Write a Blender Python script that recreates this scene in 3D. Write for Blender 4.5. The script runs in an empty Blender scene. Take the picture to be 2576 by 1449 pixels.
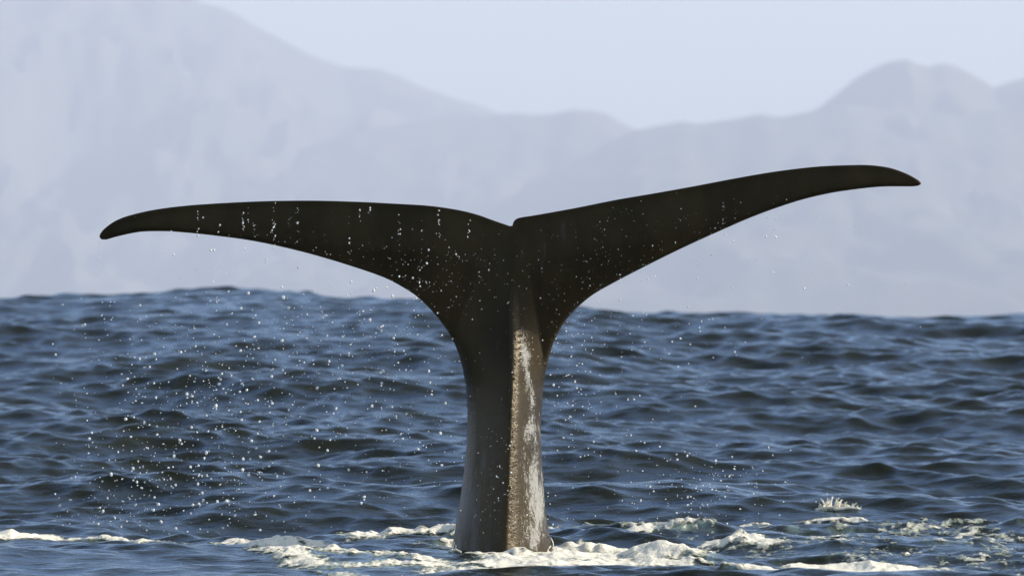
import bpy, bmesh, math, random
import numpy as np
from mathutils import Vector, Matrix
from mathutils.geometry import delaunay_2d_cdt

random.seed(7)
rng = np.random.default_rng(11)
scene = bpy.context.scene
col = scene.collection

# ------------------------------------------------------------------ camera
F = 13800.0            # focal length in pixels of a 2576 px wide picture
CX, HZ = 1288.0, 800.0 # picture column of the axis, row of the true horizon
H = 1.272              # camera height above the trough the whale stands in
D0 = 30.0              # distance of the tail
cam_d = bpy.data.cameras.new('camera')
cam = bpy.data.objects.new('camera', cam_d); col.objects.link(cam)
cam_d.sensor_width = 36.0
cam_d.lens = 36.0 * F / 2576.0
cam_d.clip_start = 0.5; cam_d.clip_end = 60000
cam.location = (0, 0, H)
cam.rotation_euler = (math.radians(90) + math.atan((HZ - 724.5) / F), 0, 0)
cam_d.dof.use_dof = True
cam_d.dof.focus_distance = D0 - 0.25
cam_d.dof.aperture_fstop = 4.6
scene.camera = cam

# ------------------------------------------------------------------ sky, sun, exposure
SUN_EL, SUN_AZ = math.radians(26), math.radians(77)   # azimuth clockwise from +Y (view direction)
world = bpy.data.worlds.new('World'); scene.world = world
world.use_nodes = True
wn = world.node_tree.nodes; wl = world.node_tree.links
sky = wn.new('ShaderNodeTexSky'); sky.sky_type = 'NISHITA'; sky.sun_disc = False
sky.sun_elevation = SUN_EL; sky.sun_rotation = SUN_AZ
sky.air_density = 1.0; sky.dust_density = 1.3; sky.ozone_density = 1.3
bg = wn['Background']; bg.inputs['Strength'].default_value = 0.12
wl.new(sky.outputs[0], bg.inputs['Color'])
sd = bpy.data.lights.new('sun', 'SUN'); sd.energy = 4.8; sd.angle = math.radians(0.53)
sd.color = (1.0, 0.92, 0.78)
sun = bpy.data.objects.new('sun', sd); col.objects.link(sun)
to_sun = Vector((math.sin(SUN_AZ) * math.cos(SUN_EL), math.cos(SUN_AZ) * math.cos(SUN_EL), math.sin(SUN_EL)))
sun.rotation_euler = to_sun.to_track_quat('Z', 'Y').to_euler()
sun.location = (60, 20, 60)

scene.view_settings.view_transform = 'Standard'
scene.view_settings.look = 'None'
scene.view_settings.exposure = 0.60
scene.view_settings.gamma = 1.0
scene.render.engine = 'CYCLES'
scene.cycles.volume_bounces = 4
scene.cycles.max_bounces = 8
scene.cycles.use_denoising = True
scene.cycles.sample_clamp_indirect = 6.0

# ------------------------------------------------------------------ helpers
def ground(px, py):                      # picture pixel -> point on the water plane
    Y = H * F / (np.asarray(py, float) - HZ)
    return (np.asarray(px, float) - CX) / F * Y, Y

def new_obj(name, verts, faces, mat=None, smooth=True, tri=None):
    me = bpy.data.meshes.new(name)
    verts = np.asarray(verts, np.float32); faces = np.asarray(faces, np.int32)
    n = faces.shape[1]
    me.vertices.add(len(verts)); me.vertices.foreach_set('co', verts.ravel())
    me.loops.add(faces.size); me.loops.foreach_set('vertex_index', faces.ravel())
    me.polygons.add(len(faces))
    me.polygons.foreach_set('loop_start', np.arange(0, faces.size, n, dtype=np.int32))
    me.polygons.foreach_set('use_smooth', np.full(len(faces), smooth))
    me.update(calc_edges=True); me.validate()
    if mat: me.materials.append(mat)
    o = bpy.data.objects.new(name, me); col.objects.link(o)
    return o

def attr(o, name, data):
    a = o.data.attributes.new(name, 'FLOAT', 'POINT')
    a.data.foreach_set('value', np.asarray(data, np.float32))

def grid_faces(nr, nc):
    i = np.arange((nr - 1) * nc).reshape(nr - 1, nc)[:, :-1].ravel()
    return np.stack([i, i + 1, i + nc + 1, i + nc], 1)

def tag(o, label=None, cat=None, group=None, kind=None):
    for k, v in (('label', label), ('category', cat), ('group', group), ('kind', kind)):
        if v: o[k] = v
    return o

def smoothstep(a, b, x):
    t = np.clip((x - a) / (b - a), 0, 1); return t * t * (3 - 2 * t)

_perm = rng.permutation(4096)
_val = rng.random(4096).astype(np.float32)
def vnoise(x, y, seed=0):
    xi = np.floor(x).astype(np.int64); yi = np.floor(y).astype(np.int64)
    fx = x - xi; fy = y - yi
    fx = fx * fx * fx * (fx * (fx * 6 - 15) + 10); fy = fy * fy * fy * (fy * (fy * 6 - 15) + 10)
    def h(a, b): return _val[(_perm[(a + seed * 131) & 4095] + b * 7 + _perm[(b + seed * 17) & 4095]) & 4095]
    return (h(xi, yi) * (1 - fx) + h(xi + 1, yi) * fx) * (1 - fy) + (h(xi, yi + 1) * (1 - fx) + h(xi + 1, yi + 1) * fx) * fy
def fbm(x, y, octv=4, seed=0, gain=0.5):
    s = 0; a = 1; t = 0
    for o in range(octv):
        c, sn = math.cos(o * 0.9), math.sin(o * 0.9)
        s = s + a * vnoise((x * c - y * sn) * 2 ** o + 17.3 * o, (x * sn + y * c) * 2 ** o - 9.1 * o, seed + o)
        t += a; a *= gain
    return s / t

def mat_new(name):
    m = bpy.data.materials.new(name); m.use_nodes = True
    nt = m.node_tree
    return m, nt.nodes, nt.links, nt.nodes['Principled BSDF']

def noise_node(n, l, scale, detail=4, rough=0.5, mapping=None, coord='Object'):
    t = n.new('ShaderNodeTexNoise'); t.inputs['Scale'].default_value = scale
    t.inputs['Detail'].default_value = detail; t.inputs['Roughness'].default_value = rough
    tc = n.new('ShaderNodeTexCoord'); src = tc.outputs[coord]
    if mapping:
        mp = n.new('ShaderNodeMapping'); mp.inputs['Scale'].default_value = mapping
        l.new(src, mp.inputs['Vector']); src = mp.outputs[0]
    l.new(src, t.inputs['Vector'])
    return t

def math_node(n, l, op, a, b=None, c=None, clamp=False):
    t = n.new('ShaderNodeMath'); t.operation = op; t.use_clamp = clamp
    for i, v in enumerate((a, b, c)):
        if v is None: continue
        if isinstance(v, (int, float)): t.inputs[i].default_value = v
        else: l.new(v, t.inputs[i])
    return t.outputs[0]

def mix_col(n, l, fac, a, b):
    t = n.new('ShaderNodeMix'); t.data_type = 'RGBA'
    if isinstance(fac, (int, float)): t.inputs[0].default_value = fac
    else: l.new(fac, t.inputs[0])
    for i, v in ((6, a), (7, b)):
        if isinstance(v, tuple): t.inputs[i].default_value = (*v, 1)
        else: l.new(v, t.inputs[i])
    return t.outputs[2]

def map_range(n, l, v, a, b, c=0.0, d=1.0):
    t = n.new('ShaderNodeMapRange'); t.interpolation_type = 'SMOOTHSTEP'
    l.new(v, t.inputs[0])
    for i, x in enumerate((a, b, c, d)): t.inputs[i + 1].default_value = x
    return t.outputs[0]

def attr_node(n, name):
    t = n.new('ShaderNodeAttribute'); t.attribute_name = name
    return t.outputs['Fac']

# ------------------------------------------------------------------ materials
def make_water():
    m, n, l, b = mat_new('sea_water')
    foam = attr_node(n, 'foam')
    n1 = noise_node(n, l, 9.0, 5, 0.55, (0.75, 1.0, 1.0))
    n2 = noise_node(n, l, 30.0, 3, 0.5, (0.8, 1.0, 1.0))
    h = math_node(n, l, 'ADD', n1.outputs[0], math_node(n, l, 'MULTIPLY', n2.outputs[0], 0.25))
    bp = n.new('ShaderNodeBump'); bp.inputs['Strength'].default_value = 0.55; bp.inputs['Distance'].default_value = 0.022
    l.new(h, bp.inputs['Height'])
    ff = noise_node(n, l, 14.0, 5, 0.6, (1.0, 0.5, 1.0))
    fm = map_range(n, l, math_node(n, l, 'ADD', foam, math_node(n, l, 'MULTIPLY', math_node(n, l, 'SUBTRACT', ff.outputs[0], 0.5), 0.9)), 0.18, 0.80, 0.0, 0.8)
    c = mix_col(n, l, fm, (0.0185, 0.0200, 0.0080), (0.30, 0.40, 0.33))
    n.remove(b)
    dif = n.new('ShaderNodeBsdfDiffuse'); l.new(c, dif.inputs['Color']); l.new(bp.outputs[0], dif.inputs['Normal'])
    glo = n.new('ShaderNodeBsdfGlossy'); l.new(bp.outputs[0], glo.inputs['Normal'])
    glo.inputs['Color'].default_value = (0.61, 0.745, 0.95, 1)
    l.new(math_node(n, l, 'ADD', math_node(n, l, 'MULTIPLY', fm, 0.35), 0.09), glo.inputs['Roughness'])
    fr = n.new('ShaderNodeFresnel'); fr.inputs['IOR'].default_value = 1.19; l.new(bp.outputs[0], fr.inputs['Normal'])
    mx = n.new('ShaderNodeMixShader'); l.new(fr.outputs[0], mx.inputs[0]); l.new(dif.outputs[0], mx.inputs[1]); l.new(glo.outputs[0], mx.inputs[2])
    l.new(mx.outputs[0], n['Material Output'].inputs['Surface'])
    return m

def make_foam(crust=True):
    m, n, l, b = mat_new('sea_foam' if crust else 'white_water')
    t = attr_node(n, 'thick')
    nz = noise_node(n, l, 45.0, 5, 0.65)
    c = mix_col(n, l, map_range(n, l, math_node(n, l, 'ADD', t, math_node(n, l, 'MULTIPLY', nz.outputs[0], 0.5)), 0.2, 0.75), (0.33, 0.37, 0.28), (0.90, 0.84, 0.68))
    l.new(c, b.inputs['Base Color'])
    b.inputs['Roughness'].default_value = 0.7
    b.inputs['Subsurface Weight'].default_value = 0.25
    b.inputs['Subsurface Radius'].default_value = (0.03, 0.03, 0.02)
    b.inputs['Subsurface Scale'].default_value = 0.5
    bp = n.new('ShaderNodeBump'); bp.inputs['Strength'].default_value = 0.7; bp.inputs['Distance'].default_value = 0.02
    l.new(nz.outputs[0], bp.inputs['Height']); l.new(bp.outputs[0], b.inputs['Normal'])
    if crust:   # the thin rim of the crust is bubbles with water showing between them
        bub = noise_node(n, l, 70.0, 4, 0.7, (1.0, 0.35, 1.0))
        v = math_node(n, l, 'ADD', attr_node(n, 'cover'), math_node(n, l, 'MULTIPLY', math_node(n, l, 'SUBTRACT', bub.outputs[0], 0.5), 0.45))
        hol = noise_node(n, l, 11.0, 4, 0.62)
        v = math_node(n, l, 'ADD', v, math_node(n, l, 'MULTIPLY', math_node(n, l, 'SUBTRACT', hol.outputs[0], 0.55), 2.0))
        l.new(map_range(n, l, v, -0.02, 0.44), b.inputs['Alpha'])
    return m

def make_skin():
    m, n, l, b = mat_new('wet_whale_skin')
    patch = attr_node(n, 'patch'); bl = attr_node(n, 'scuff')
    big = noise_node(n, l, 2.2, 6, 0.6, (1.0, 1.0, 0.5))
    streak = noise_node(n, l, 9.0, 6, 0.65, (2.2, 1.0, 0.30))
    fine = noise_node(n, l, 38.0, 6, 0.7, (1.2, 1.0, 0.7))
    spk = noise_node(n, l, 120.0, 3, 0.6)
    blot = noise_node(n, l, 11.0, 5, 0.6, (1.0, 1.0, 0.55))
    base = mix_col(n, l, map_range(n, l, big.outputs[0], 0.35, 0.7), (0.0165, 0.0120, 0.0047), (0.034, 0.0240, 0.0095))
    base = mix_col(n, l, math_node(n, l, 'MULTIPLY', map_range(n, l, fine.outputs[0], 0.5, 0.75), 0.20), base, (0.042, 0.030, 0.014))
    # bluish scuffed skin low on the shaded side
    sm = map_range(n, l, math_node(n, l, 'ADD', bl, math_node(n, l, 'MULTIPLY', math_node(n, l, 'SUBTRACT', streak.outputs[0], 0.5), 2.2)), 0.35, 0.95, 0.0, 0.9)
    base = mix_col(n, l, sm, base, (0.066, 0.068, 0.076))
    # pale peeling patches
    v = math_node(n, l, 'ADD', patch, math_node(n, l, 'MULTIPLY', math_node(n, l, 'SUBTRACT', fine.outputs[0], 0.5), 1.1))
    v = math_node(n, l, 'ADD', v, math_node(n, l, 'MULTIPLY', math_node(n, l, 'SUBTRACT', spk.outputs[0], 0.5), 1.3))
    v = math_node(n, l, 'ADD', v, math_node(n, l, 'MULTIPLY', math_node(n, l, 'SUBTRACT', blot.outputs[0], 0.5), 1.5))
    pm = map_range(n, l, v, 0.44, 0.62)
    base = mix_col(n, l, pm, base, mix_col(n, l, fine.outputs[0], (0.20, 0.20, 0.19), (0.34, 0.34, 0.32)))
    l.new(base, b.inputs['Base Color'])
    l.new(math_node(n, l, 'ADD', math_node(n, l, 'MULTIPLY', pm, 0.25), math_node(n, l, 'ADD', 0.27, math_node(n, l, 'MULTIPLY', attr_node(n, 'rugged'), 0.04))), b.inputs['Roughness'])
    b.inputs['IOR'].default_value = 1.36
    l.new(math_node(n, l, 'ADD', math_node(n, l, 'MULTIPLY', attr_node(n, 'rugged'), 0.75), 0.28), b.inputs['Specular IOR Level'])
    b.inputs['Specular Tint'].default_value = (1.0, 0.80, 0.52, 1)
    rid = noise_node(n, l, 16.0, 5, 0.6, (1.0, 1.0, 2.2))
    hh = math_node(n, l, 'ADD', math_node(n, l, 'MULTIPLY', rid.outputs[0], 0.6), math_node(n, l, 'MULTIPLY', fine.outputs[0], 0.5))
    hh = math_node(n, l, 'ADD', hh, math_node(n, l, 'MULTIPLY', spk.outputs[0], 0.12))
    bp = n.new('ShaderNodeBump'); bp.inputs['Distance'].default_value = 0.012
    l.new(math_node(n, l, 'ADD', math_node(n, l, 'MULTIPLY', attr_node(n, 'rugged'), 1.0), 0.16), bp.inputs['Strength'])
    l.new(hh, bp.inputs['Height']); l.new(bp.outputs[0], b.inputs['Normal'])
    return m

def make_drop():
    m, n, l, b = mat_new('falling_water')
    b.inputs['Base Color'].default_value = (0.92, 0.95, 0.97, 1)
    b.inputs['Roughness'].default_value = 0.12
    b.inputs['IOR'].default_value = 1.333
    b.inputs['Transmission Weight'].default_value = 0.25
    b.inputs['Subsurface Weight'].default_value = 0.8; b.inputs['Subsurface Scale'].default_value = 1.0
    b.inputs['Subsurface Radius'].default_value = (0.02, 0.02, 0.02)
    return m

def make_rock():
    m, n, l, b = mat_new('mountain_slope')
    a = noise_node(n, l, 0.004, 8, 0.6, (1, 1, 0.35))
    g = noise_node(n, l, 0.0011, 5, 0.55)
    c = mix_col(n, l, map_range(n, l, a.outputs[0], 0.38, 0.62), (0.065, 0.075, 0.060), (0.135, 0.125, 0.105))
    c = mix_col(n, l, map_range(n, l, g.outputs[0], 0.4, 0.65), c, (0.09, 0.085, 0.07))
    l.new(c, b.inputs['Base Color']); b.inputs['Roughness'].default_value = 0.95
    b.inputs['Specular IOR Level'].default_value = 0.1
    return m

M_WATER, M_FOAM, M_SPLASH, M_SKIN, M_DROP, M_ROCK = make_water(), make_foam(), make_foam(False), make_skin(), make_drop(), make_rock()

# ------------------------------------------------------------------ waves (one function for the sea and all that floats on it)
NW = 150
lam = np.exp(np.linspace(math.log(0.13), math.log(9.0), NW)) * rng.uniform(0.93, 1.07, NW)
kk = 2 * np.pi / lam
spread = np.radians(34) + np.radians(16) * (lam < 0.7)
th = np.radians(262) + rng.normal(0, 1, NW) * spread        # mostly running towards the camera
ph = rng.uniform(0, 2 * np.pi, NW)
per_oct = NW / math.log2(9.0 / 0.13)
slope = np.interp(np.log2(lam), np.log2([0.13, 0.25, 0.5, 1.0, 2.0, 4.0, 9.0]), [0.062, 0.108, 0.118, 0.088, 0.066, 0.056, 0.036])
amp = slope * math.sqrt(2 / per_oct) / kk
SW0, SW1 = 31.0, 72.0                                       # trough by the tail, crest of the swell behind it

MOUNDS = []   # (x, y, sx, sy, height) heaps of churned water, from picture positions
for px, py, sx, sy, h in [
    (1030, 1352, 0.25, 0.25, 0.030), (960, 1352, 0.12, 0.2, 0.015), (1100, 1352, 0.10, 0.2, -0.02), (1480, 1330, 0.30, 0.3, 0.05),
    (685, 1385, 0.12, 0.30, 0.055), (620, 1380, 0.20, 0.3, 0.03), (850, 1408, 0.40, 0.35, 0.035),
    (1432, 1380, 0.035, 0.06, 0.040), (1475, 1382, 0.03, 0.06, 0.032), (1460, 1382, 0.12, 0.1, 0.030), (1530, 1380, 0.12, 0.1, 0.030),
    (1310, 1398, 0.07, 0.10, 0.055), (1620, 1398, 0.13, 0.22, 0.055), (1700, 1400, 0.12, 0.25, 0.04),
    (1840, 1380, 0.12, 0.18, 0.075), (1890, 1330, 0.13, 0.30, 0.055), (1640, 1340, 0.35, 0.4, 0.02),
    (2080, 1318, 0.20, 0.45, 0.075), (2230, 1335, 0.45, 0.5, 0.05), (40, 1362, 0.16, 0.3, 0.045), (390, 1385, 0.08, 0.25, 0.06),
    (2150, 1430, 0.5, 0.3, 0.035), (1880, 1440, 0.12, 0.12, 0.04)]:
    gx, gy = ground(px, py); MOUNDS.append((float(gx), float(gy), sx, sy, h))

for _ in range(26):   # knobs of froth along the tail base and the two heaps beside it
    bx_, by_ = [(rng.uniform(1385, 1560), rng.uniform(1374, 1390)), (rng.uniform(1560, 1780), rng.uniform(1386, 1404)), (rng.uniform(1790, 1920), rng.uniform(1372, 1386)), (rng.uniform(930, 1060), rng.uniform(1346, 1356)), (rng.uniform(560, 760), rng.uniform(1374, 1396))][_ % 5]
    gx, gy = ground(bx_, by_); w_ = rng.uniform(0.012, 0.045); MOUNDS.append((float(gx), float(gy), w_, w_ * 1.6, w_ * rng.uniform(0.5, 1.1)))
def sea(x, y, spacing, chop=None):
    x = x.astype(np.float32); y = y.astype(np.float32)
    X = x.copy(); Y = y.copy(); Z = np.zeros_like(x)
    gust = 0.55 + 0.9 * fbm(x * 0.35, y * 0.16, 3, 3)
    slick = 1 - 0.55 * smoothstep(30.0, 28.4, y) * smoothstep(1.2, -0.6, x) * smoothstep(20, 24, y)
    calm = 1 - 0.45 * np.exp(-((x - 0.6) / 3.5) ** 2 - ((y - 29.5) / 2.6) ** 2)
    far = smoothstep(0, 14, y) * 0.7 + 0.3
    small = (gust * slick).astype(np.float32)
    for i in range(NW):
        dx, dy = math.cos(th[i]), math.sin(th[i])
        att = np.clip((lam[i] / spacing - 2.2) / 1.5, 0, 1).astype(np.float32)
        if lam[i] < 1.2: att = att * small
        p = kk[i] * (dx * x + dy * y) + ph[i]
        a = amp[i] * att * (calm if lam[i] > 0.5 else 1.0) * far
        Z += a * np.cos(p)
        s = 0.85 * a * np.sin(p)
        X -= dx * s; Y -= dy * s
    # the swell the tail stands in front of
    xx = x / np.maximum(y, 10) * 72.0
    C = np.interp(xx, [-60, -12, -6.7, -3.3, -1.2, 1.1, 3.2, 6.7, 12, 60], [0.9, 1.36, 1.45, 1.50, 1.44, 1.33, 1.24, 1.22, 1.15, 0.8])
    C = C + 0.16 * (fbm(x * 0.55, y * 0.05, 3, 61) - 0.5) * smoothstep(45, 70, y) * smoothstep(110, 85, y)
    t = (y - SW0) / (SW1 - SW0)
    prof = np.where(t < 0, 0, np.where(t < 2, 0.5 * (1 - np.cos(np.pi * t)), 0))
    prof = prof + np.where(t >= 2, 0.30 * (1 - np.cos(np.pi * t)) * np.exp(-(t - 2) / 6), 0)
    Z += C * prof
    for gx, gy, sx, sy, h in MOUNDS:
        Z += 0.62 * h * np.exp(-(((x - gx) / sx) ** 2 + ((y - gy) / sy) ** 2) ** (1.6 if sx < 0.08 else 1.0))
    if chop is not None:      # water churned where the tail broke the surface
        Z += chop * (0.045 * (fbm(x * 3.2, y * 1.8, 4, 81, 0.6) - 0.5) + 0.022 * (1 - 2 * np.abs(fbm(x * 9, y * 5, 3, 91) - 0.5) - 0.7))
    return X, Y, Z

# ------------------------------------------------------------------ foam cover
STROKES = [  # picture polyline, half width along the line of sight (m), strength
    ([(915, 1350), (1000, 1346), (1080, 1346), (1128, 1348)], 0.34, 1.25),
    ([(548, 1372), (620, 1378), (690, 1392), (745, 1408), (800, 1418), (900, 1421), (1000, 1419), (1130, 1418), (1250, 1414)], 0.20, 0.95),
    ([(690, 1385), (850, 1400), (950, 1407), (1100, 1411)], 0.16, 0.9),
    ([(860, 1432), (940, 1440), (1010, 1447)], 0.16, 0.65), ([(1060, 1436), (1150, 1438)], 0.10, 0.75),
    ([(1250, 1414), (1350, 1404), (1450, 1398), (1600, 1400), (1760, 1396)], 0.55, 1.0),
    ([(1270, 1398), (1330, 1396), (1390, 1384)], 0.15, 1.25),
    ([(1130, 1426), (1300, 1421), (1500, 1414), (1700, 1410)], 0.28, 0.95),
    ([(1385, 1380), (1440, 1381), (1540, 1382)], 0.16, 1.0),
    ([(1400, 1325), (1500, 1331), (1610, 1336)], 0.45, 1.15), ([(1470, 1350), (1620, 1352)], 0.25, 0.95),
    ([(1600, 1345), (1700, 1340), (1800, 1334), (1930, 1326)], 0.45, 1.15),
    ([(1600, 1360), (1760, 1358)], 0.30, 0.9),
    ([(1790, 1380), (1840, 1378), (1920, 1382)], 0.22, 0.85),
    ([(0, 1362), (50, 1360), (95, 1362)], 0.30, 1.0), ([(95, 1362), (180, 1362), (300, 1362)], 0.10, 0.75),
    ([(375, 1378), (400, 1384), (430, 1396)], 0.12, 0.6),
    ([(2040, 1428), (2120, 1426), (2220, 1434), (2330, 1436)], 0.40, 1.3), ([(2180, 1446), (2330, 1448)], 0.25, 0.7),
    ([(1850, 1440), (1890, 1438), (1950, 1442)], 0.18, 0.9), ([(1790, 1448), (1860, 1455)], 0.2, 0.7),
    ([(2050, 1312), (2165, 1314)], 0.22, 0.72), ([(2200, 1318), (2260, 1322)], 0.15, 0.62), ([(2290, 1316), (2400, 1318)], 0.2, 0.62),
    ([(2440, 1338), (2560, 1350)], 0.3, 0.52), ([(2320, 1362), (2380, 1368)], 0.14, 0.6), ([(2360, 1388), (2400, 1390)], 0.12, 0.75),
    ([(2060, 1350), (2160, 1362)], 0.30, 0.56), ([(1960, 1352), (2010, 1360)], 0.2, 0.54), ([(2070, 1376), (2110, 1378)], 0.2, 0.6),
    ([(1990, 1400), (2180, 1396)], 0.22, 0.55), ([(2480, 1372), (2510, 1376)], 0.3, 0.5), ([(1380, 1440), (1560, 1450)], 0.4, 0.55), ([(0, 1446), (90, 1452)], 0.2, 0.6),
    ([(1140, 1384), (1150, 1372)], 0.12, 0.7)]

def foam_base(x, y):
    B = np.zeros_like(x)
    for pts, w, s in STROKES:
        g = np.array([ground(*p) for p in pts])
        # distance in a space where the line of sight is scaled to the stroke width
        for (x0, y0), (x1, y1) in zip(g[:-1], g[1:]):
            ax, ay = x0 / 0.16, y0 / w; bx, by = x1 / 0.16, y1 / w
            qx, qy = x / 0.16, y / w
            L = (bx - ax) ** 2 + (by - ay) ** 2
            t = np.clip(((qx - ax) * (bx - ax) + (qy - ay) * (by - ay)) / max(L, 1e-9), 0, 1)
            d2 = (qx - ax - t * (bx - ax)) ** 2 + (qy - ay - t * (by - ay)) ** 2
            B = np.maximum(B, s * np.exp(-d2 * 0.8))
    # loose scraps drifting on the right
    reg = smoothstep(0.2, 1.2, x) * smoothstep(25.5, 26.5, y) * smoothstep(35, 33.5, y) * 0.36
    return np.maximum(B, reg)

def foam_mask(x, y):
    B = foam_base(x, y)
    n = fbm(x * 4.5, y * 1.6, 4, 21) - 0.5
    f = fbm(x * 30, y * 11, 4, 33, 0.65) - 0.5
    return B + 0.85 * n + 0.85 * f * smoothstep(1.7, 0.5, B + 0.85 * n)

# ------------------------------------------------------------------ sea
def cumspace(segs):
    out = [segs[0][0]]
    for y0, y1, s0, s1 in segs:
        y = out[-1]
        while y < y1 - 1e-6:
            s = s0 + (s1 - s0) * (y - y0) / (y1 - y0); y += s; out.append(min(y, y1))
    return np.array(out)

rows = cumspace([(-60, 22, 3.0, 0.2), (22, 25.5, 0.2, 0.04), (25.5, 36, 0.028, 0.03), (36, 82, 0.03, 0.11), (82, 300, 0.2, 6), (300, 9400, 6, 500)])
tf = np.arange(0, 0.125, 0.00052)
tc = [tf[-1]]; st = 0.0006
while tc[-1] < 9.0: st *= 1.13; tc.append(tc[-1] + st)
tp = np.concatenate([tf, tc[1:]]); tcol = np.concatenate([-tp[:0:-1], tp])
dt = np.gradient(tcol)
S = np.clip(np.abs(rows), 24, 450)
gx = tcol[None, :] * S[:, None]; gy = np.repeat(rows[:, None], len(tcol), 1)
sp = np.maximum(dt[None, :] * S[:, None], np.gradient(rows)[:, None])
fo = np.zeros(gx.size)
near = ((gy > 24) & (gy < 38) & (np.abs(gx) < 5.2)).ravel()
fo[near] = foam_base(gx.ravel()[near], gy.ravel()[near])
sx, sy, sz = sea(gx.ravel(), gy.ravel(), sp.ravel(), np.clip(fo * 1.4 - 0.1, 0, 1))
fo = np.clip(fo - 0.15, 0, 1)
sea_o = new_obj('sea', np.stack([sx, sy, sz], 1), grid_faces(len(rows), len(tcol)), M_WATER)
tag(sea_o, kind='structure')
attr(sea_o, 'foam', fo)

# foam lying on the sea: real crust cut out of a fine sheet that follows the waves
fy = np.arange(25.6, 35.6, 0.022); fx = np.arange(-3.7, 3.7, 0.0085)
FX, FY = np.meshgrid(fx, fy); FX = FX.ravel(); FY = FY.ravel()
mask = foam_mask(FX, FY)
THR = 0.50
keep_v = mask > THR - 0.16
idx = np.nonzero(keep_v)[0]
X, Y, Z = sea(FX[idx], FY[idx], np.full(len(idx), 0.03), np.clip(foam_base(FX[idx], FY[idx]) * 1.4 - 0.1, 0, 1))
mm = mask[idx] - THR
thick = 0.009 * np.clip(mm, 0, 1) ** 0.6
lump = fbm(FX[idx] * 7, FY[idx] * 4, 4, 55, 0.5)
thick = thick + np.clip(mm * 3, 0, 1) * 0.018 * np.clip(lump - 0.42, 0, 1) * 2
Zf = Z + thick + 0.003
new_i = np.full(len(FX), -1); new_i[idx] = np.arange(len(idx))
q = grid_faces(len(fy), len(fx)); q = q[(new_i[q] >= 0).all(1)]; q = new_i[q]
foam_o = new_obj('foam', np.stack([X, Y, Zf], 1), q, M_FOAM)
attr(foam_o, 'thick', np.clip(mm * 1.6, 0, 1)); attr(foam_o, 'cover', mm + 0.16)
tag(foam_o, 'creamy white foam churned up on the dark water around the tail', 'foam', kind='stuff')

# ------------------------------------------------------------------ mountains
SKY = np.array([(-1500, 60), (-1100, -60), (-700, -130), (-400, -165), (-100, -150), (150, -110), (350, -55), (490, 0), (560, 22), (600, 40), (660, 75), (720, 105),
    (780, 140), (830, 158), (880, 172), (960, 178), (1010, 195), (1060, 220), (1120, 243), (1180, 258), (1230, 275), (1265, 287)], float)
MID = np.array([(600, 420), (900, 330), (1100, 300), (1200, 292), (1265, 287), (1300, 283), (1340, 288), (1400, 285), (1450, 279), (1490, 278), (1530, 290), (1570, 312),
    (1600, 326), (1660, 340), (1760, 380), (1900, 430), (2050, 500)], float)
FRONT = np.array([(800, 700), (1150, 560), (1400, 430), (1520, 365), (1600, 328), (1660, 318), (1720, 308), (1760, 312), (1840, 300), (1920, 288), (1960, 295), (2040, 284), (2130, 262), (2250, 275), (2400, 290),
    (2576, 270), (2900, 300), (3300, 280), (3900, 330), (4800, 300)], float)
PEAK = np.array([(1700, 420), (1900, 330), (1990, 300), (2050, 278), (2100, 240), (2150, 200), (2200, 172), (2250, 152), (2280, 147), (2310, 163), (2340, 170), (2370, 160), (2410, 168), (2460, 195),
    (2500, 220), (2540, 207), (2576, 200), (2700, 215), (2900, 170), (3200, 200), (3700, 150), (4800, 260)], float)
SKY_L = np.vstack([SKY, [(1330, 330), (1450, 400), (1600, 480), (1800, 600)]])

def mountain(pts, dist, foot, seed, rough):
    n = 420; m = 110
    px = np.linspace(pts[0, 0], pts[-1, 0], n)
    py = np.interp(px, pts[:, 0], pts[:, 1])
    v = np.concatenate([np.linspace(0, 1, m - 30), np.linspace(1.02, 1.6, 30)])
    PX, V = np.meshgrid(px, v); PY = np.tile(py, (len(v), 1))
    ang = (PX - CX) / F
    Yd = foot + (dist - foot) * V
    crest = (HZ - PY) / F * dist + H
    x = ang * dist * (0.55 + 0.45 * Yd / dist)
    # spurs run down from the crest; they die out at crest and foot so that the skyline stays
    r1 = 1 - np.abs(2 * fbm(x * 0.0035 + 3, Yd * 0.0011, 4, seed) - 1)
    r2 = fbm(x * 0.012, Yd * 0.006, 4, seed + 5)
    prof = np.where(V <= 1, 0.25 * V + 0.75 * V ** 1.9, 1 - (V - 1) * 1.3)
    wgt = np.where(V <= 1, np.sin(np.pi * np.clip(V, 0, 1)) ** 0.8, np.clip(V - 1, 0, 1))
    z = crest * prof + crest * wgt * (rough * (r1 - 0.6) + 0.12 * (r2 - 0.5))
    jag = (fbm(x[0] * 0.03, x[0] * 0, 3, seed + 9) - 0.5) * 6
    z = z + jag[None, :] * np.clip(V, 0, 1) - 8 * (V < 0.02)
    o = new_obj('mountain', np.stack([x, Yd, z], -1).reshape(-1, 3), grid_faces(len(v), n), M_ROCK)
    tag(o, kind='structure')
    return o
mountain(SKY_L, 12200, 9000, 2, 0.42)
mountain(MID, 11000, 8300, 12, 0.34)
mountain(FRONT, 10000, 7400, 22, 0.36)
mountain(PEAK, 10500, 7900, 32, 0.38)

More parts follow.
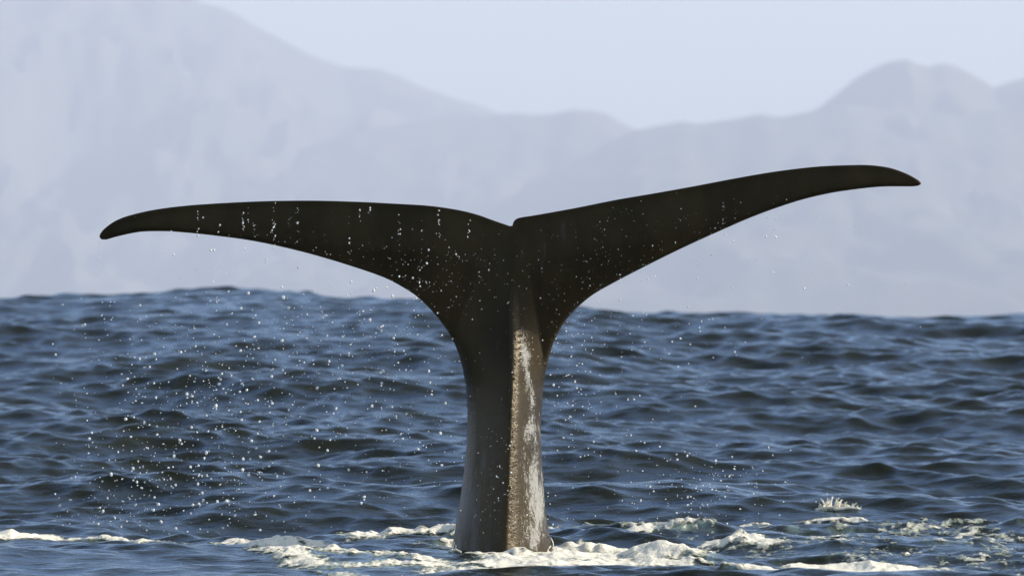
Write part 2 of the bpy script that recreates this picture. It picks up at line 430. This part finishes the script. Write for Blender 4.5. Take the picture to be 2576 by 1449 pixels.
# ------------------------------------------------------------------ whale tail
PM = F / D0   # picture pixels per metre at the tail
TRAIL_L = [(256, 603), (251, 598), (251, 591), (262, 576), (290, 556), (330, 541), (400, 526), (500, 515), (650, 507), (780, 505), (900, 508), (1000, 513), (1080, 518), (1150, 528), (1200, 540), (1245, 556), (1283, 569)]
TRAIL_R = [(1289, 568), (1292, 558), (1299, 551), (1312, 547), (1350, 541), (1450, 523), (1550, 503), (1650, 486), (1750, 468), (1850, 449), (1950, 432), (2050, 420), (2130, 416), (2190, 416), (2240, 423), (2280, 437), (2306, 451), (2316, 459), (2316, 464), (2309, 468)]
SIDE_R = [(2295, 469.5), (2220, 470), (2150, 477), (2080, 488), (2000, 508), (1900, 543), (1800, 586), (1700, 632), (1600, 682), (1550, 708), (1500, 736), (1470, 758), (1440, 786), (1417, 815), (1400, 845), (1388, 875), (1378, 910), (1370, 950), (1365, 1000), (1362, 1050), (1361, 1100), (1363, 1150), (1366, 1200), (1370, 1250), (1374, 1290), (1380, 1330), (1386, 1360), (1400, 1430), (1425, 1550), (1450, 1700)]
SIDE_L = [(1050, 1700), (1088, 1550), (1122, 1440), (1136, 1390), (1142, 1350), (1150, 1300), (1158, 1250), (1165, 1200), (1171, 1150), (1175, 1100), (1176, 1050), (1174, 1000), (1168, 950), (1157, 900), (1140, 857), (1120, 824), (1090, 786), (1050, 747), (1000, 715), (950, 692), (850, 659), (750, 631), (640, 607), (540, 593), (450, 584), (400, 582), (350, 584), (300, 594), (268, 603)]

def catmull(pts, step=0.008):
    P = [np.array(p, float) for p in pts]; P = [2 * P[0] - P[1]] + P + [2 * P[-1] - P[-2]]
    out = []
    for i in range(1, len(P) - 2):
        p0, p1, p2, p3 = P[i - 1:i + 3]
        n = max(2, int(np.linalg.norm(p2 - p1) / PM / step))
        for k in range(n):
            t = k / n
            out.append(0.5 * (2 * p1 + (p2 - p0) * t + (2 * p0 - 5 * p1 + 4 * p2 - p3) * t * t + (3 * p1 - p0 - 3 * p2 + p3) * t ** 3))
    out.append(P[-2])
    return np.array(out)
def tom(p):      # picture -> metres in the plane of the tail
    return np.stack([(p[:, 0] - CX) / PM, H + (HZ - p[:, 1]) / PM], 1)
trail = tom(np.vstack([catmull(TRAIL_L), catmull(TRAIL_R)]))
sr = tom(catmull(SIDE_R)); sl = tom(catmull(SIDE_L))
zb = sr[-1, 1]
bot = np.stack([np.linspace(sr[-1, 0], sl[0, 0], 60)[1:-1], np.full(58, zb)], 1)
outline = np.vstack([trail, sr, bot, sl])
nb = len(outline)

def dist_to(P, C):
    A = C[:-1]; Bv = C[1:] - A; L = np.maximum((Bv ** 2).sum(1), 1e-12)
    out = np.empty(len(P))
    for s in range(0, len(P), 2000):
        d = P[s:s + 2000, None] - A[None]
        t = np.clip((d * Bv).sum(2) / L, 0, 1)
        out[s:s + 2000] = np.sqrt(((d - t[..., None] * Bv) ** 2).sum(2)).min(1)
    return out
lead_d = lambda P: np.minimum(dist_to(P, sr), dist_to(P, sl))
trail_d = lambda P: dist_to(P, trail)
def inside(P):
    x, z = P[:, 0], P[:, 1]; c = np.zeros(len(P), bool)
    O = outline; Q = np.roll(O, -1, 0)
    for (x0, z0), (x1, z1) in zip(O, Q):
        if z0 == z1: continue
        c ^= ((z0 > z) != (z1 > z)) & (x < (x1 - x0) * (z - z0) / (z1 - z0) + x0)
    return c
tan = np.roll(outline, -1, 0) - np.roll(outline, 1, 0); tan /= np.linalg.norm(tan, axis=1)[:, None]
nrm = np.stack([tan[:, 1], -tan[:, 0]], 1)
cand = []
for d in (0.0025, 0.006, 0.011, 0.018, 0.027):
    p = outline + nrm * d if inside(outline[60:61] + nrm[60:61] * 0.01)[0] else outline - nrm * d
    p = p[::1 if d < 0.01 else 2]
    full = dist_to(p, np.vstack([outline, outline[:1]]))
    cand.append(p[inside(p) & (full > d * 0.93)])
s = 0.0135
hx, hz = np.meshgrid(np.arange(-2.4, 2.4, s), np.arange(zb, 2.4, s * 0.866))
hx = hx + (np.arange(hx.shape[0]) % 2)[:, None] * s / 2
hp = np.stack([hx.ravel(), hz.ravel()], 1); hp = hp[inside(hp)]
hp = hp[dist_to(hp, np.vstack([outline, outline[:1]])) > 0.034]
pts2 = np.vstack([outline] + cand + [hp])
bot_seg = set(range(len(trail) + len(sr) - 1, len(trail) + len(sr) + 59))
res = delaunay_2d_cdt([Vector(p) for p in pts2], [], [list(range(nb))], 1, 1e-5)
P2 = np.array([tuple(v) for v in res[0]]); T2 = np.array(res[2])
orig = [o[0] if o else -1 for o in res[3]]
isb = np.array([0 <= o < nb for o in orig])
is_bot = isb & (np.abs(P2[:, 1] - zb) < 1e-5)

def table(py, ys, vs):
    g = np.linspace(ys[0] - 120, ys[-1] + 120, 800); v = np.interp(g, ys, vs)
    w = np.exp(-(np.arange(-90, 91) / 34.0) ** 2); w /= w.sum()
    v = np.convolve(np.pad(v, 90, mode='edge'), w, 'valid')
    return np.interp(py, g, v)

def half_thickness(P, back=False):
    dl, dtr = lead_d(P), trail_d(P)
    py = HZ - (P[:, 1] - H) * PM; px = P[:, 0] * PM + CX
    s_ = dl / np.maximum(dl + dtr, 1e-6)
    chord = dl + dtr
    foil = 5 * (0.2969 * np.sqrt(s_) - 0.126 * s_ - 0.3516 * s_ ** 2 + 0.2843 * s_ ** 3 - 0.1036 * s_ ** 4)
    hf = np.clip(0.105 * chord ** 0.9, 0, 0.075) * np.maximum(foil, 0)
    Yk = [560, 620, 700, 780, 860, 950, 1050, 1200, 1350, 1500, 1700]
    kx = table(py, Yk, [1287, 1292, 1292, 1290, 1291, 1288, 1284, 1279, 1272, 1268, 1262])
    wl_ = table(py, Yk, [26, 52, 85, 125, 155, 124, 110, 116, 132, 165, 212])
    wr_ = table(py, Yk, [18, 30, 42, 54, 72, 80, 78, 88, 114, 140, 188])
    D = table(py, Yk, [0.0, 0.022, 0.052, 0.115, 0.205, 0.300, 0.38, 0.43, 0.46, 0.50, 0.55])
    u = np.where(px < kx, (kx - px) / wl_, (px - kx) / wr_)
    if back: u = np.sqrt(u * u + 0.09) - 0.12
    else: u = np.sqrt(u * u + 0.004) - 0.015
    uc = np.clip(u, 0, 1)
    f = 0.42 * np.sqrt(1 - uc ** 2) + 0.58 * (1 - uc) ** 1.15
    e = np.clip(dl / 0.05, 0, 1); e = np.sqrt(1 - (1 - e) ** 2)
    tr_e = np.clip(dtr / 0.12, 0, 1)
    hp_ = D * f * e * tr_e
    # folds of skin across the keel
    k = 0.13 * np.clip(dtr / 0.25, 0.15, 1)
    hmix = np.maximum(hf, hp_) + k * 0.25 * np.clip(1 - np.abs(hf - hp_) / k, 0, 1) ** 2
    lowb = np.minimum(np.clip(dl / 0.01, 0, 1), np.clip(dtr / 0.01, 0, 1))
    return np.where(lowb < 1, np.minimum(hmix, np.maximum(hf, hp_) + 0.0075 * lowb), hmix)
hF = half_thickness(P2); hB = half_thickness(P2, True)
hF[isb & ~is_bot] = 0; hB[isb & ~is_bot] = 0
x, z = P2[:, 0], P2[:, 1]
py = HZ - (z - H) * PM; px = x * PM + CX
fl = smoothstep(0.25, 1.2, np.abs(x))
mid = 0.05 * np.abs(x) ** 1.7 * np.where(x < 0, 0.6, 1.1) - 0.13 * np.clip(z - 0.9, 0, 2) - 0.05 * fl * np.sin(np.clip((z - 1.3) * 3, -1.5, 1.5))
relief = 0.006 * (fbm(x * 7, z * 5, 4, 71) - 0.5) * np.clip(hF / 0.03, 0, 1)
fold = np.exp(-((px - 1305) / 26) ** 2) * smoothstep(740, 790, py) * smoothstep(960, 880, py)
relief = relief + 0.0035 * fold * np.sin(py * 0.42 + px * 0.10 + 2 * fbm(x * 9, z * 9, 2, 5))
def lift(half, sign):
    yy = D0 + mid + sign * half
    kf = yy / D0                                 # keep the outline seen from the boat
    return np.stack([x * kf, yy, H + (z - H) * kf], 1)
VF = lift(hF + relief, -1); VB = lift(hB, 1)
remap = np.arange(len(P2)) + len(P2)
share = isb & ~is_bot; remap[share] = np.nonzero(share)[0]
verts = np.vstack([VF, VB])
fr = T2.copy(); bk = remap[T2][:, ::-1]
# orient the front faces to the camera
a, b_, c_ = VF[fr[:, 0]], VF[fr[:, 1]], VF[fr[:, 2]]
if np.median(np.cross(b_ - a, c_ - a)[:, 1]) > 0: fr, bk = fr[:, ::-1], bk[:, ::-1]
faces = np.vstack([fr, bk])
used = np.zeros(len(verts), bool); used[faces.ravel()] = True
ni = np.cumsum(used) - 1
base_pt = np.array([0.0, D0, 0.0])
tail = new_obj('whale_tail', verts[used] - base_pt, ni[faces], M_SKIN)
tail.location = base_pt
# where the skin is pale and peeling, where it is scuffed
def stroke_px(pts, w):
    r = np.zeros(len(px))
    for (x0, y0, s0), (x1, y1, s1) in zip(pts[:-1], pts[1:]):
        L = (x1 - x0) ** 2 + (y1 - y0) ** 2
        t = np.clip(((px - x0) * (x1 - x0) + (py - y0) * (y1 - y0)) / L, 0, 1)
        d = np.hypot(px - x0 - t * (x1 - x0), py - y0 - t * (y1 - y0)) / w
        r = np.maximum(r, (s0 + (s1 - s0) * t) * np.exp(-d ** 2))
    return r
patch = stroke_px([(1312, 830, .35), (1322, 890, .55), (1328, 960, .60), (1334, 1010, .5), (1335, 1060, .5)], 14)
patch = np.maximum(patch, stroke_px([(1342, 1080, .62), (1346, 1130, .45), (1346, 1200, .62), (1348, 1290, .66), (1345, 1360, .55)], 30))
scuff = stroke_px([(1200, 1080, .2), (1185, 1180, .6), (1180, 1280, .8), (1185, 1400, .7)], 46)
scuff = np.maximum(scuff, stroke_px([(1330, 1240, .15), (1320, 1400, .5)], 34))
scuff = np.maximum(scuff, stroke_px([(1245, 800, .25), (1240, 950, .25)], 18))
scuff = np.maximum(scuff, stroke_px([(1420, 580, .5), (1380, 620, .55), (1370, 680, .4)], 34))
patch2 = np.concatenate([patch, patch * 0.4]); scuff2 = np.concatenate([scuff, scuff])
rug = np.clip(smoothstep(700, 800, py) * np.exp(-((px - 1294 + 0.020 * np.clip(py - 1000, 0, 400)) / (8 + 0.03 * np.clip(py - 1050, 0, 300))) ** 2) + 0.12 * smoothstep(900, 1100, py), 0, 1)
attr(tail, 'rugged', np.concatenate([rug, rug])[used])
attr(tail, 'patch', patch2[used]); attr(tail, 'scuff', scuff2[used])
tag(tail, 'black whale tail with both flukes spread, standing upright out of the sea', 'whale')

# beads of water running down the keel, on the skin
def make_bead():
    m, n, l, b = mat_new('water_bead')
    b.inputs['Base Color'].default_value = (0.05, 0.035, 0.015, 1); b.inputs['Roughness'].default_value = 0.17
    b.inputs['IOR'].default_value = 1.5; b.inputs['Specular Tint'].default_value = (1.0, 0.86, 0.62, 1); b.inputs['Specular IOR Level'].default_value = 1.0
    return m
bmB = bmesh.new(); bmesh.ops.create_icosphere(bmB, subdivisions=2, radius=1.0)
bv = np.array([v.co[:] for v in bmB.verts]); bf = np.array([[v.index for v in f.verts] for f in bmB.faces]); bmB.free()
BV, BF, nb_ = [], [], 0
front_ok = np.nonzero(~isb)[0]
for _ in range(190):
    by_ = rng.uniform(775, 1392)
    spread_ = 4 + 0.035 * max(by_ - 1000, 0)
    bx_ = np.interp(by_, [775, 1050, 1200, 1390], [1294, 1289, 1286, 1284]) + abs(rng.normal(0, spread_)) * (1 if rng.random() < .85 else -0.5)
    k_ = front_ok[np.argmin((px[front_ok] - bx_) ** 2 + (py[front_ok] - by_) ** 2)]
    rad_ = float(np.exp(rng.normal(0.05, 0.4))) / PM
    BV.append(bv * rad_ * np.array([1, 1, rng.uniform(1, 2.2)]) + VF[k_] - base_pt + rng.normal(0, 0.003, 3) * np.array([1, 0, 1])); BF.append(bf + nb_); nb_ += len(bv)
beads = new_obj('water_beads', np.vstack(BV), np.vstack(BF), make_bead())
beads.parent = tail; tag(beads, 'glinting golden beads of water down the keel', kind='stuff')

# ------------------------------------------------------------------ splashes
def tube(bm, pts, radii, sides=7):
    rings = []
    for i, p in enumerate(pts):
        p = Vector(p)
        t = (Vector(pts[min(i + 1, len(pts) - 1)]) - Vector(pts[max(i - 1, 0)])).normalized()
        a = t.cross(Vector((0.3, 1, 0.2))).normalized(); b2 = t.cross(a)
        rings.append([bm.verts.new(p + (a * math.cos(2 * math.pi * k / sides) + b2 * math.sin(2 * math.pi * k / sides)) * radii[i]) for k in range(sides)])
    for r0, r1 in zip(rings[:-1], rings[1:]):
        for k in range(sides):
            bm.faces.new((r0[k], r0[(k + 1) % sides], r1[(k + 1) % sides], r1[k]))
    bm.faces.new(rings[0][::-1]); bm.faces.new(rings[-1])
def zsea(gx_, gy_):
    return float(sea(np.array([gx_]), np.array([gy_]), np.array([0.03]), np.ones(1))[2][0])
def splash(name, label, foot, strands, blobs=10, sink=0.0):
    """foot: picture point of the base on the water; strands: picture polylines with radii (px)"""
    fxp, fyp = foot; X0, Y0 = [float(v) for v in ground(*foot)]
    Z0 = zsea(X0, Y0)
    pm = F / Y0
    yb = HZ - (Z0 - H) * pm
    bm = bmesh.new()
    for pts, w in strands:
        P = catmull([(p[0], p[1]) for p in pts], 0.01)
        dy0 = rng.uniform(-0.05, 0.05); dy1 = rng.uniform(-0.08, 0.08)
        n_ = len(P); q_ = []; rr = []
        for i, p in enumerate(P):
            t = i / max(n_ - 1, 1)
            q_.append(((p[0] - fxp) / pm + 0.0015 * rng.normal(), dy0 + (dy1 - dy0) * t, max((fyp - p[1]) / pm, -0.02) + 0.0015 * rng.normal()))
            rr.append(max(0.0022, w / pm * (0.75 + 0.5 * vnoise(np.array([i * 0.7 + fxp]), np.array([p[1] * 0.1]))[0]) * (1 - (0.72 if name == 'splash_crown' and len(pts) == 3 else 0.35) * t)))
        tube(bm, q_, rr)
    for _ in range(blobs):
        pts, w = strands[rng.integers(len(strands))]
        p = pts[rng.integers(len(pts))]
        r = rng.uniform(1.0, 2.6) / pm
        bmesh.ops.create_icosphere(bm, subdivisions=1, radius=r, matrix=Matrix.Translation(((p[0] - fxp + rng.normal(0, 8)) / pm, rng.normal(0, .04), max((fyp - p[1] + rng.normal(2, 7)) / pm, 0.01))))
    me = bpy.data.meshes.new(name); bm.to_mesh(me); bm.free(); me.materials.append(M_SPLASH)
    me.polygons.foreach_set('use_smooth', np.full(len(me.polygons), True))
    o = bpy.data.objects.new(name, me); col.objects.link(o)
    o.location = (X0, Y0, Z0 - sink)
    attr(o, 'thick', np.full(len(me.vertices), 0.55))
    return tag(o, label, 'splash')
crown = [([(2052, 1300), (2070, 1293), (2090, 1292), (2112, 1296), (2140, 1292), (2172, 1300)], 5.5)]
for _ in range(34):      # torn tongues of water thrown up from one root line, each thinning to its tip
    x0_ = rng.uniform(2058, 2165)
    top_ = np.interp(x0_, [2055, 2088, 2112, 2135, 2165], [1288, 1258, 1276, 1270, 1292]) + abs(rng.normal(0, 8))
    lean = rng.normal(0, 9)
    crown.append(([(x0_, 1300), (x0_ + lean * 0.35, (top_ + 1300) / 2), (x0_ + lean * 1.2, min(top_, 1292))], rng.uniform(1.8, 4.2)))
splash('splash_crown', 'lacy crown of white water leaping from a dark wave crest right of the tail', (2110, 1300), crown, 26, 0.035)
splash('water_jet', 'thin jet of white water standing up from lacy foam behind the tail', (1616, 1345), [([(1606, 1345), (1611, 1334), (1614, 1324), (1617, 1312)], 5)], 0)
splash('water_jet', 'bent thin jet of white water rising over the broad foam mound', (1640, 1385), [([(1642, 1385), (1634, 1368), (1632, 1350), (1633, 1338)], 4.5)], 0)
splash('base_splash', 'ragged white splash running up the right edge of the tail base', (1392, 1392),
    [([(1385, 1392), (1394, 1372), (1391, 1352), (1387, 1340)], 1.8), ([(1380, 1392), (1378, 1372), (1384, 1360)], 2.2), ([(1398, 1392), (1402, 1372), (1397, 1362)], 2.4), ([(1408, 1392), (1412, 1376), (1424, 1372)], 3), ([(1374, 1390), (1392, 1384), (1408, 1386), (1426, 1391)], 5), ([(1378, 1380), (1396, 1378), (1414, 1382)], 3)], 0)
splash('base_splash', 'small white splash against the shaded left edge of the tail base', (1146, 1395),
    [([(1136, 1397), (1140, 1386), (1143, 1374)], 2.0), ([(1130, 1396), (1142, 1392), (1160, 1395)], 3.5), ([(1144, 1397), (1146, 1388), (1147, 1380)], 1.8)], 0)

# ------------------------------------------------------------------ falling drops
drop_mes = []
for v_ in range(6):
    ico = bmesh.new(); bmesh.ops.create_icosphere(ico, subdivisions=2, radius=1.0)
    ax = [Vector(rng.normal(size=3)).normalized() for _ in range(4)]; am = rng.uniform(-0.25, 0.55, 4)
    for v in ico.verts:
        n_ = v.co.normalized()
        v.co = n_ * (0.85 + sum(a_ * max(n_.dot(u_), 0) ** 2 for a_, u_ in zip(am, ax)))
    dm = bpy.data.meshes.new('water_drop'); ico.to_mesh(dm); ico.free()
    dm.materials.append(M_DROP); dm.polygons.foreach_set('use_smooth', np.full(len(dm.polygons), True))
    drop_mes.append(dm)
bmS = bmesh.new(); bmesh.ops.create_icosphere(bmS, subdivisions=1, radius=1.0)
sv = np.array([v.co[:] for v in bmS.verts]); sf = np.array([[v.index for v in f.verts] for f in bmS.faces]); bmS.free()
CLOUDS = [(560, 1050, 190, 170, 380, 1.25), (430, 1200, 150, 75, 150, 1.3), (640, 860, 260, 70, 170, .9), (950, 900, 120, 130, 140, 1.05), (1110, 700, 90, 55, 110, .95),
    (1000, 1150, 130, 110, 90, .9), (650, 665, 230, 45, 100, .85), (1550, 830, 170, 90, 110, .85), (1800, 640, 230, 95, 170, .85), (1440, 980, 70, 130, 110, .95), (1290, 1250, 55, 90, 110, .95),
    (1790, 1215, 110, 45, 90, 1.0), (1640, 1200, 120, 80, 60, .9), (1480, 640, 130, 70, 60, .7), (300, 1290, 110, 30, 40, 1.2)]
drops = []
for cx_, cy_, sx_, sy_, n_, k_ in CLOUDS:
    for _ in range(int(n_ * 1.7)):
        drops.append((rng.normal(cx_, sx_), rng.normal(cy_, sy_), k_ * float(np.exp(rng.normal(0.02, 0.60)))))
for cx_, y0_, y1_, n_ in [(497, 520, 600, 9), (552, 560, 590, 4), (612, 535, 580, 14), (622, 520, 560, 5), (640, 545, 620, 9), (689, 510, 635, 22), (685, 575, 590, 5), (748, 520, 640, 12), (880, 510, 640, 8), (905, 525, 560, 8),
        (1003, 540, 630, 10), (1105, 520, 600, 10), (1180, 520, 610, 7), (930, 520, 540, 4), (1820, 480, 560, 10), (2052, 520, 560, 8), (1640, 640, 720, 8), (1790, 590, 660, 8), (1950, 530, 600, 7), (1560, 690, 760, 8), (2225, 475, 500, 4), (250, 605, 670, 9)]:
    for _ in range(n_):
        drops.append((cx_ + rng.normal(0, 2.2), rng.uniform(y0_, y1_), float(np.exp(rng.normal(0.35, 0.42)))))
big = [(960, 833, 5.2), (863, 848, 4.2), (861, 920, 4.6), (685, 1014, 4.5), (603, 985, 4.2), (608, 965, 3.6), (520, 1138, 4.0), (509, 1240, 5.0), (512, 1258, 4.2), (500, 1266, 4.6), (1108, 1090, 4.6), (1052, 1130, 3.6),
    (958, 937, 4), (180, 1204, 4.2), (150, 1272, 4), (542, 1022, 4.6), (386, 1282, 3.8), (570, 1260, 3.6), (1086, 992, 3.6), (1112, 1170, 3.2), (883, 710, 4), (530, 630, 3.2), (670, 652, 3.2), (1105, 530, 3.6), (497, 594, 4.2), (610, 1182, 3.6), (656, 1150, 4), (405, 1312, 3.6)]
drops += big
drops = [d for d in drops if 130 < d[0] < 2420 and 500 < d[1] < 1345 and (d[1] > 560 or d[0] < 1250 or d[0] > 1500)]
drops.sort(key=lambda d: -d[2])
SV, SF, nv = [], [], 0
over_tail = inside(np.array([[(d[0] - CX) / PM, H + (HZ - d[1]) / PM] for d in drops]))
for i, (dx_, dy_, r_) in enumerate(drops):
    r_ = min(r_, 3.7 if dx_ < CX else 2.6)
    on_tail = over_tail[i]
    if on_tail: r_ *= 0.68
    Yd = D0 - rng.uniform(0.42, 1.3) if (1040 < dx_ < 1480 or dy_ < 760) else D0 + rng.uniform(-1.1, 0.5)
    k_ = Yd / F
    loc = np.array([(dx_ - CX) * k_, Yd, H + (HZ - dy_) * k_])
    if loc[2] < 0.06: continue
    rad = r_ * k_; sc = np.array([1, 1, rng.uniform(0.85, 1.35)]) * rad * rng.uniform(0.85, 1.15, 3)
    if i < 90:
        o = bpy.data.objects.new('water_drop', drop_mes[i % 6]); col.objects.link(o)
        o.location = loc; o.scale = sc; o.rotation_euler = (0, rng.normal(0, .4), rng.uniform(0, 6))
        if on_tail: lab, grp = 'bright water drop falling in front of the black whale tail', 'larger drops in front of the tail'
        elif dx_ < 1288: lab, grp = 'bright water drop falling past the low drooping fluke, clear of the tail', 'larger drops by the drooping fluke'
        else: lab, grp = 'bright water drop falling under the high raised fluke, clear of the tail', 'larger drops by the raised fluke'
        tag(o, lab, 'water drop', grp)
    else:
        SV.append(sv * sc * (1 + 0.22 * rng.normal(size=(len(sv), 1))) + loc); SF.append(sf + nv); nv += len(sv)
spray = new_obj('spray', np.vstack(SV), np.vstack(SF), M_DROP)
tag(spray, 'fine spray of small bright drops raining off the flukes', 'spray', kind='stuff')

# ------------------------------------------------------------------ haze
hm = bpy.data.materials.new('haze_air'); hm.use_nodes = True
hn = hm.node_tree.nodes; hl = hm.node_tree.links
hn.remove(hn['Principled BSDF'])
pv = hn.new('ShaderNodeVolumePrincipled')
pv.inputs['Color'].default_value = (0.77, 0.84, 1.0, 1)
pv.inputs['Density'].default_value = 1.45e-4
pv.inputs['Anisotropy'].default_value = 0.0
hl.new(pv.outputs[0], hn['Material Output'].inputs['Volume'])
bmh = bmesh.new(); bmesh.ops.create_cube(bmh, size=1.0)
hme = bpy.data.meshes.new('haze'); bmh.to_mesh(hme); bmh.free(); hme.materials.append(hm)
haze = bpy.data.objects.new('haze', hme); col.objects.link(haze)
zl, zt = -3.0, 880.0; y0h, y1h = -700.0, 17500.0
haze.scale = (12000, y1h - y0h, zt - zl); haze.location = (0, (y0h + y1h) / 2, (zl + zt) / 2)
tag(haze, kind='stuff', label='pale blue haze hanging in the air before the mountains', cat='haze')
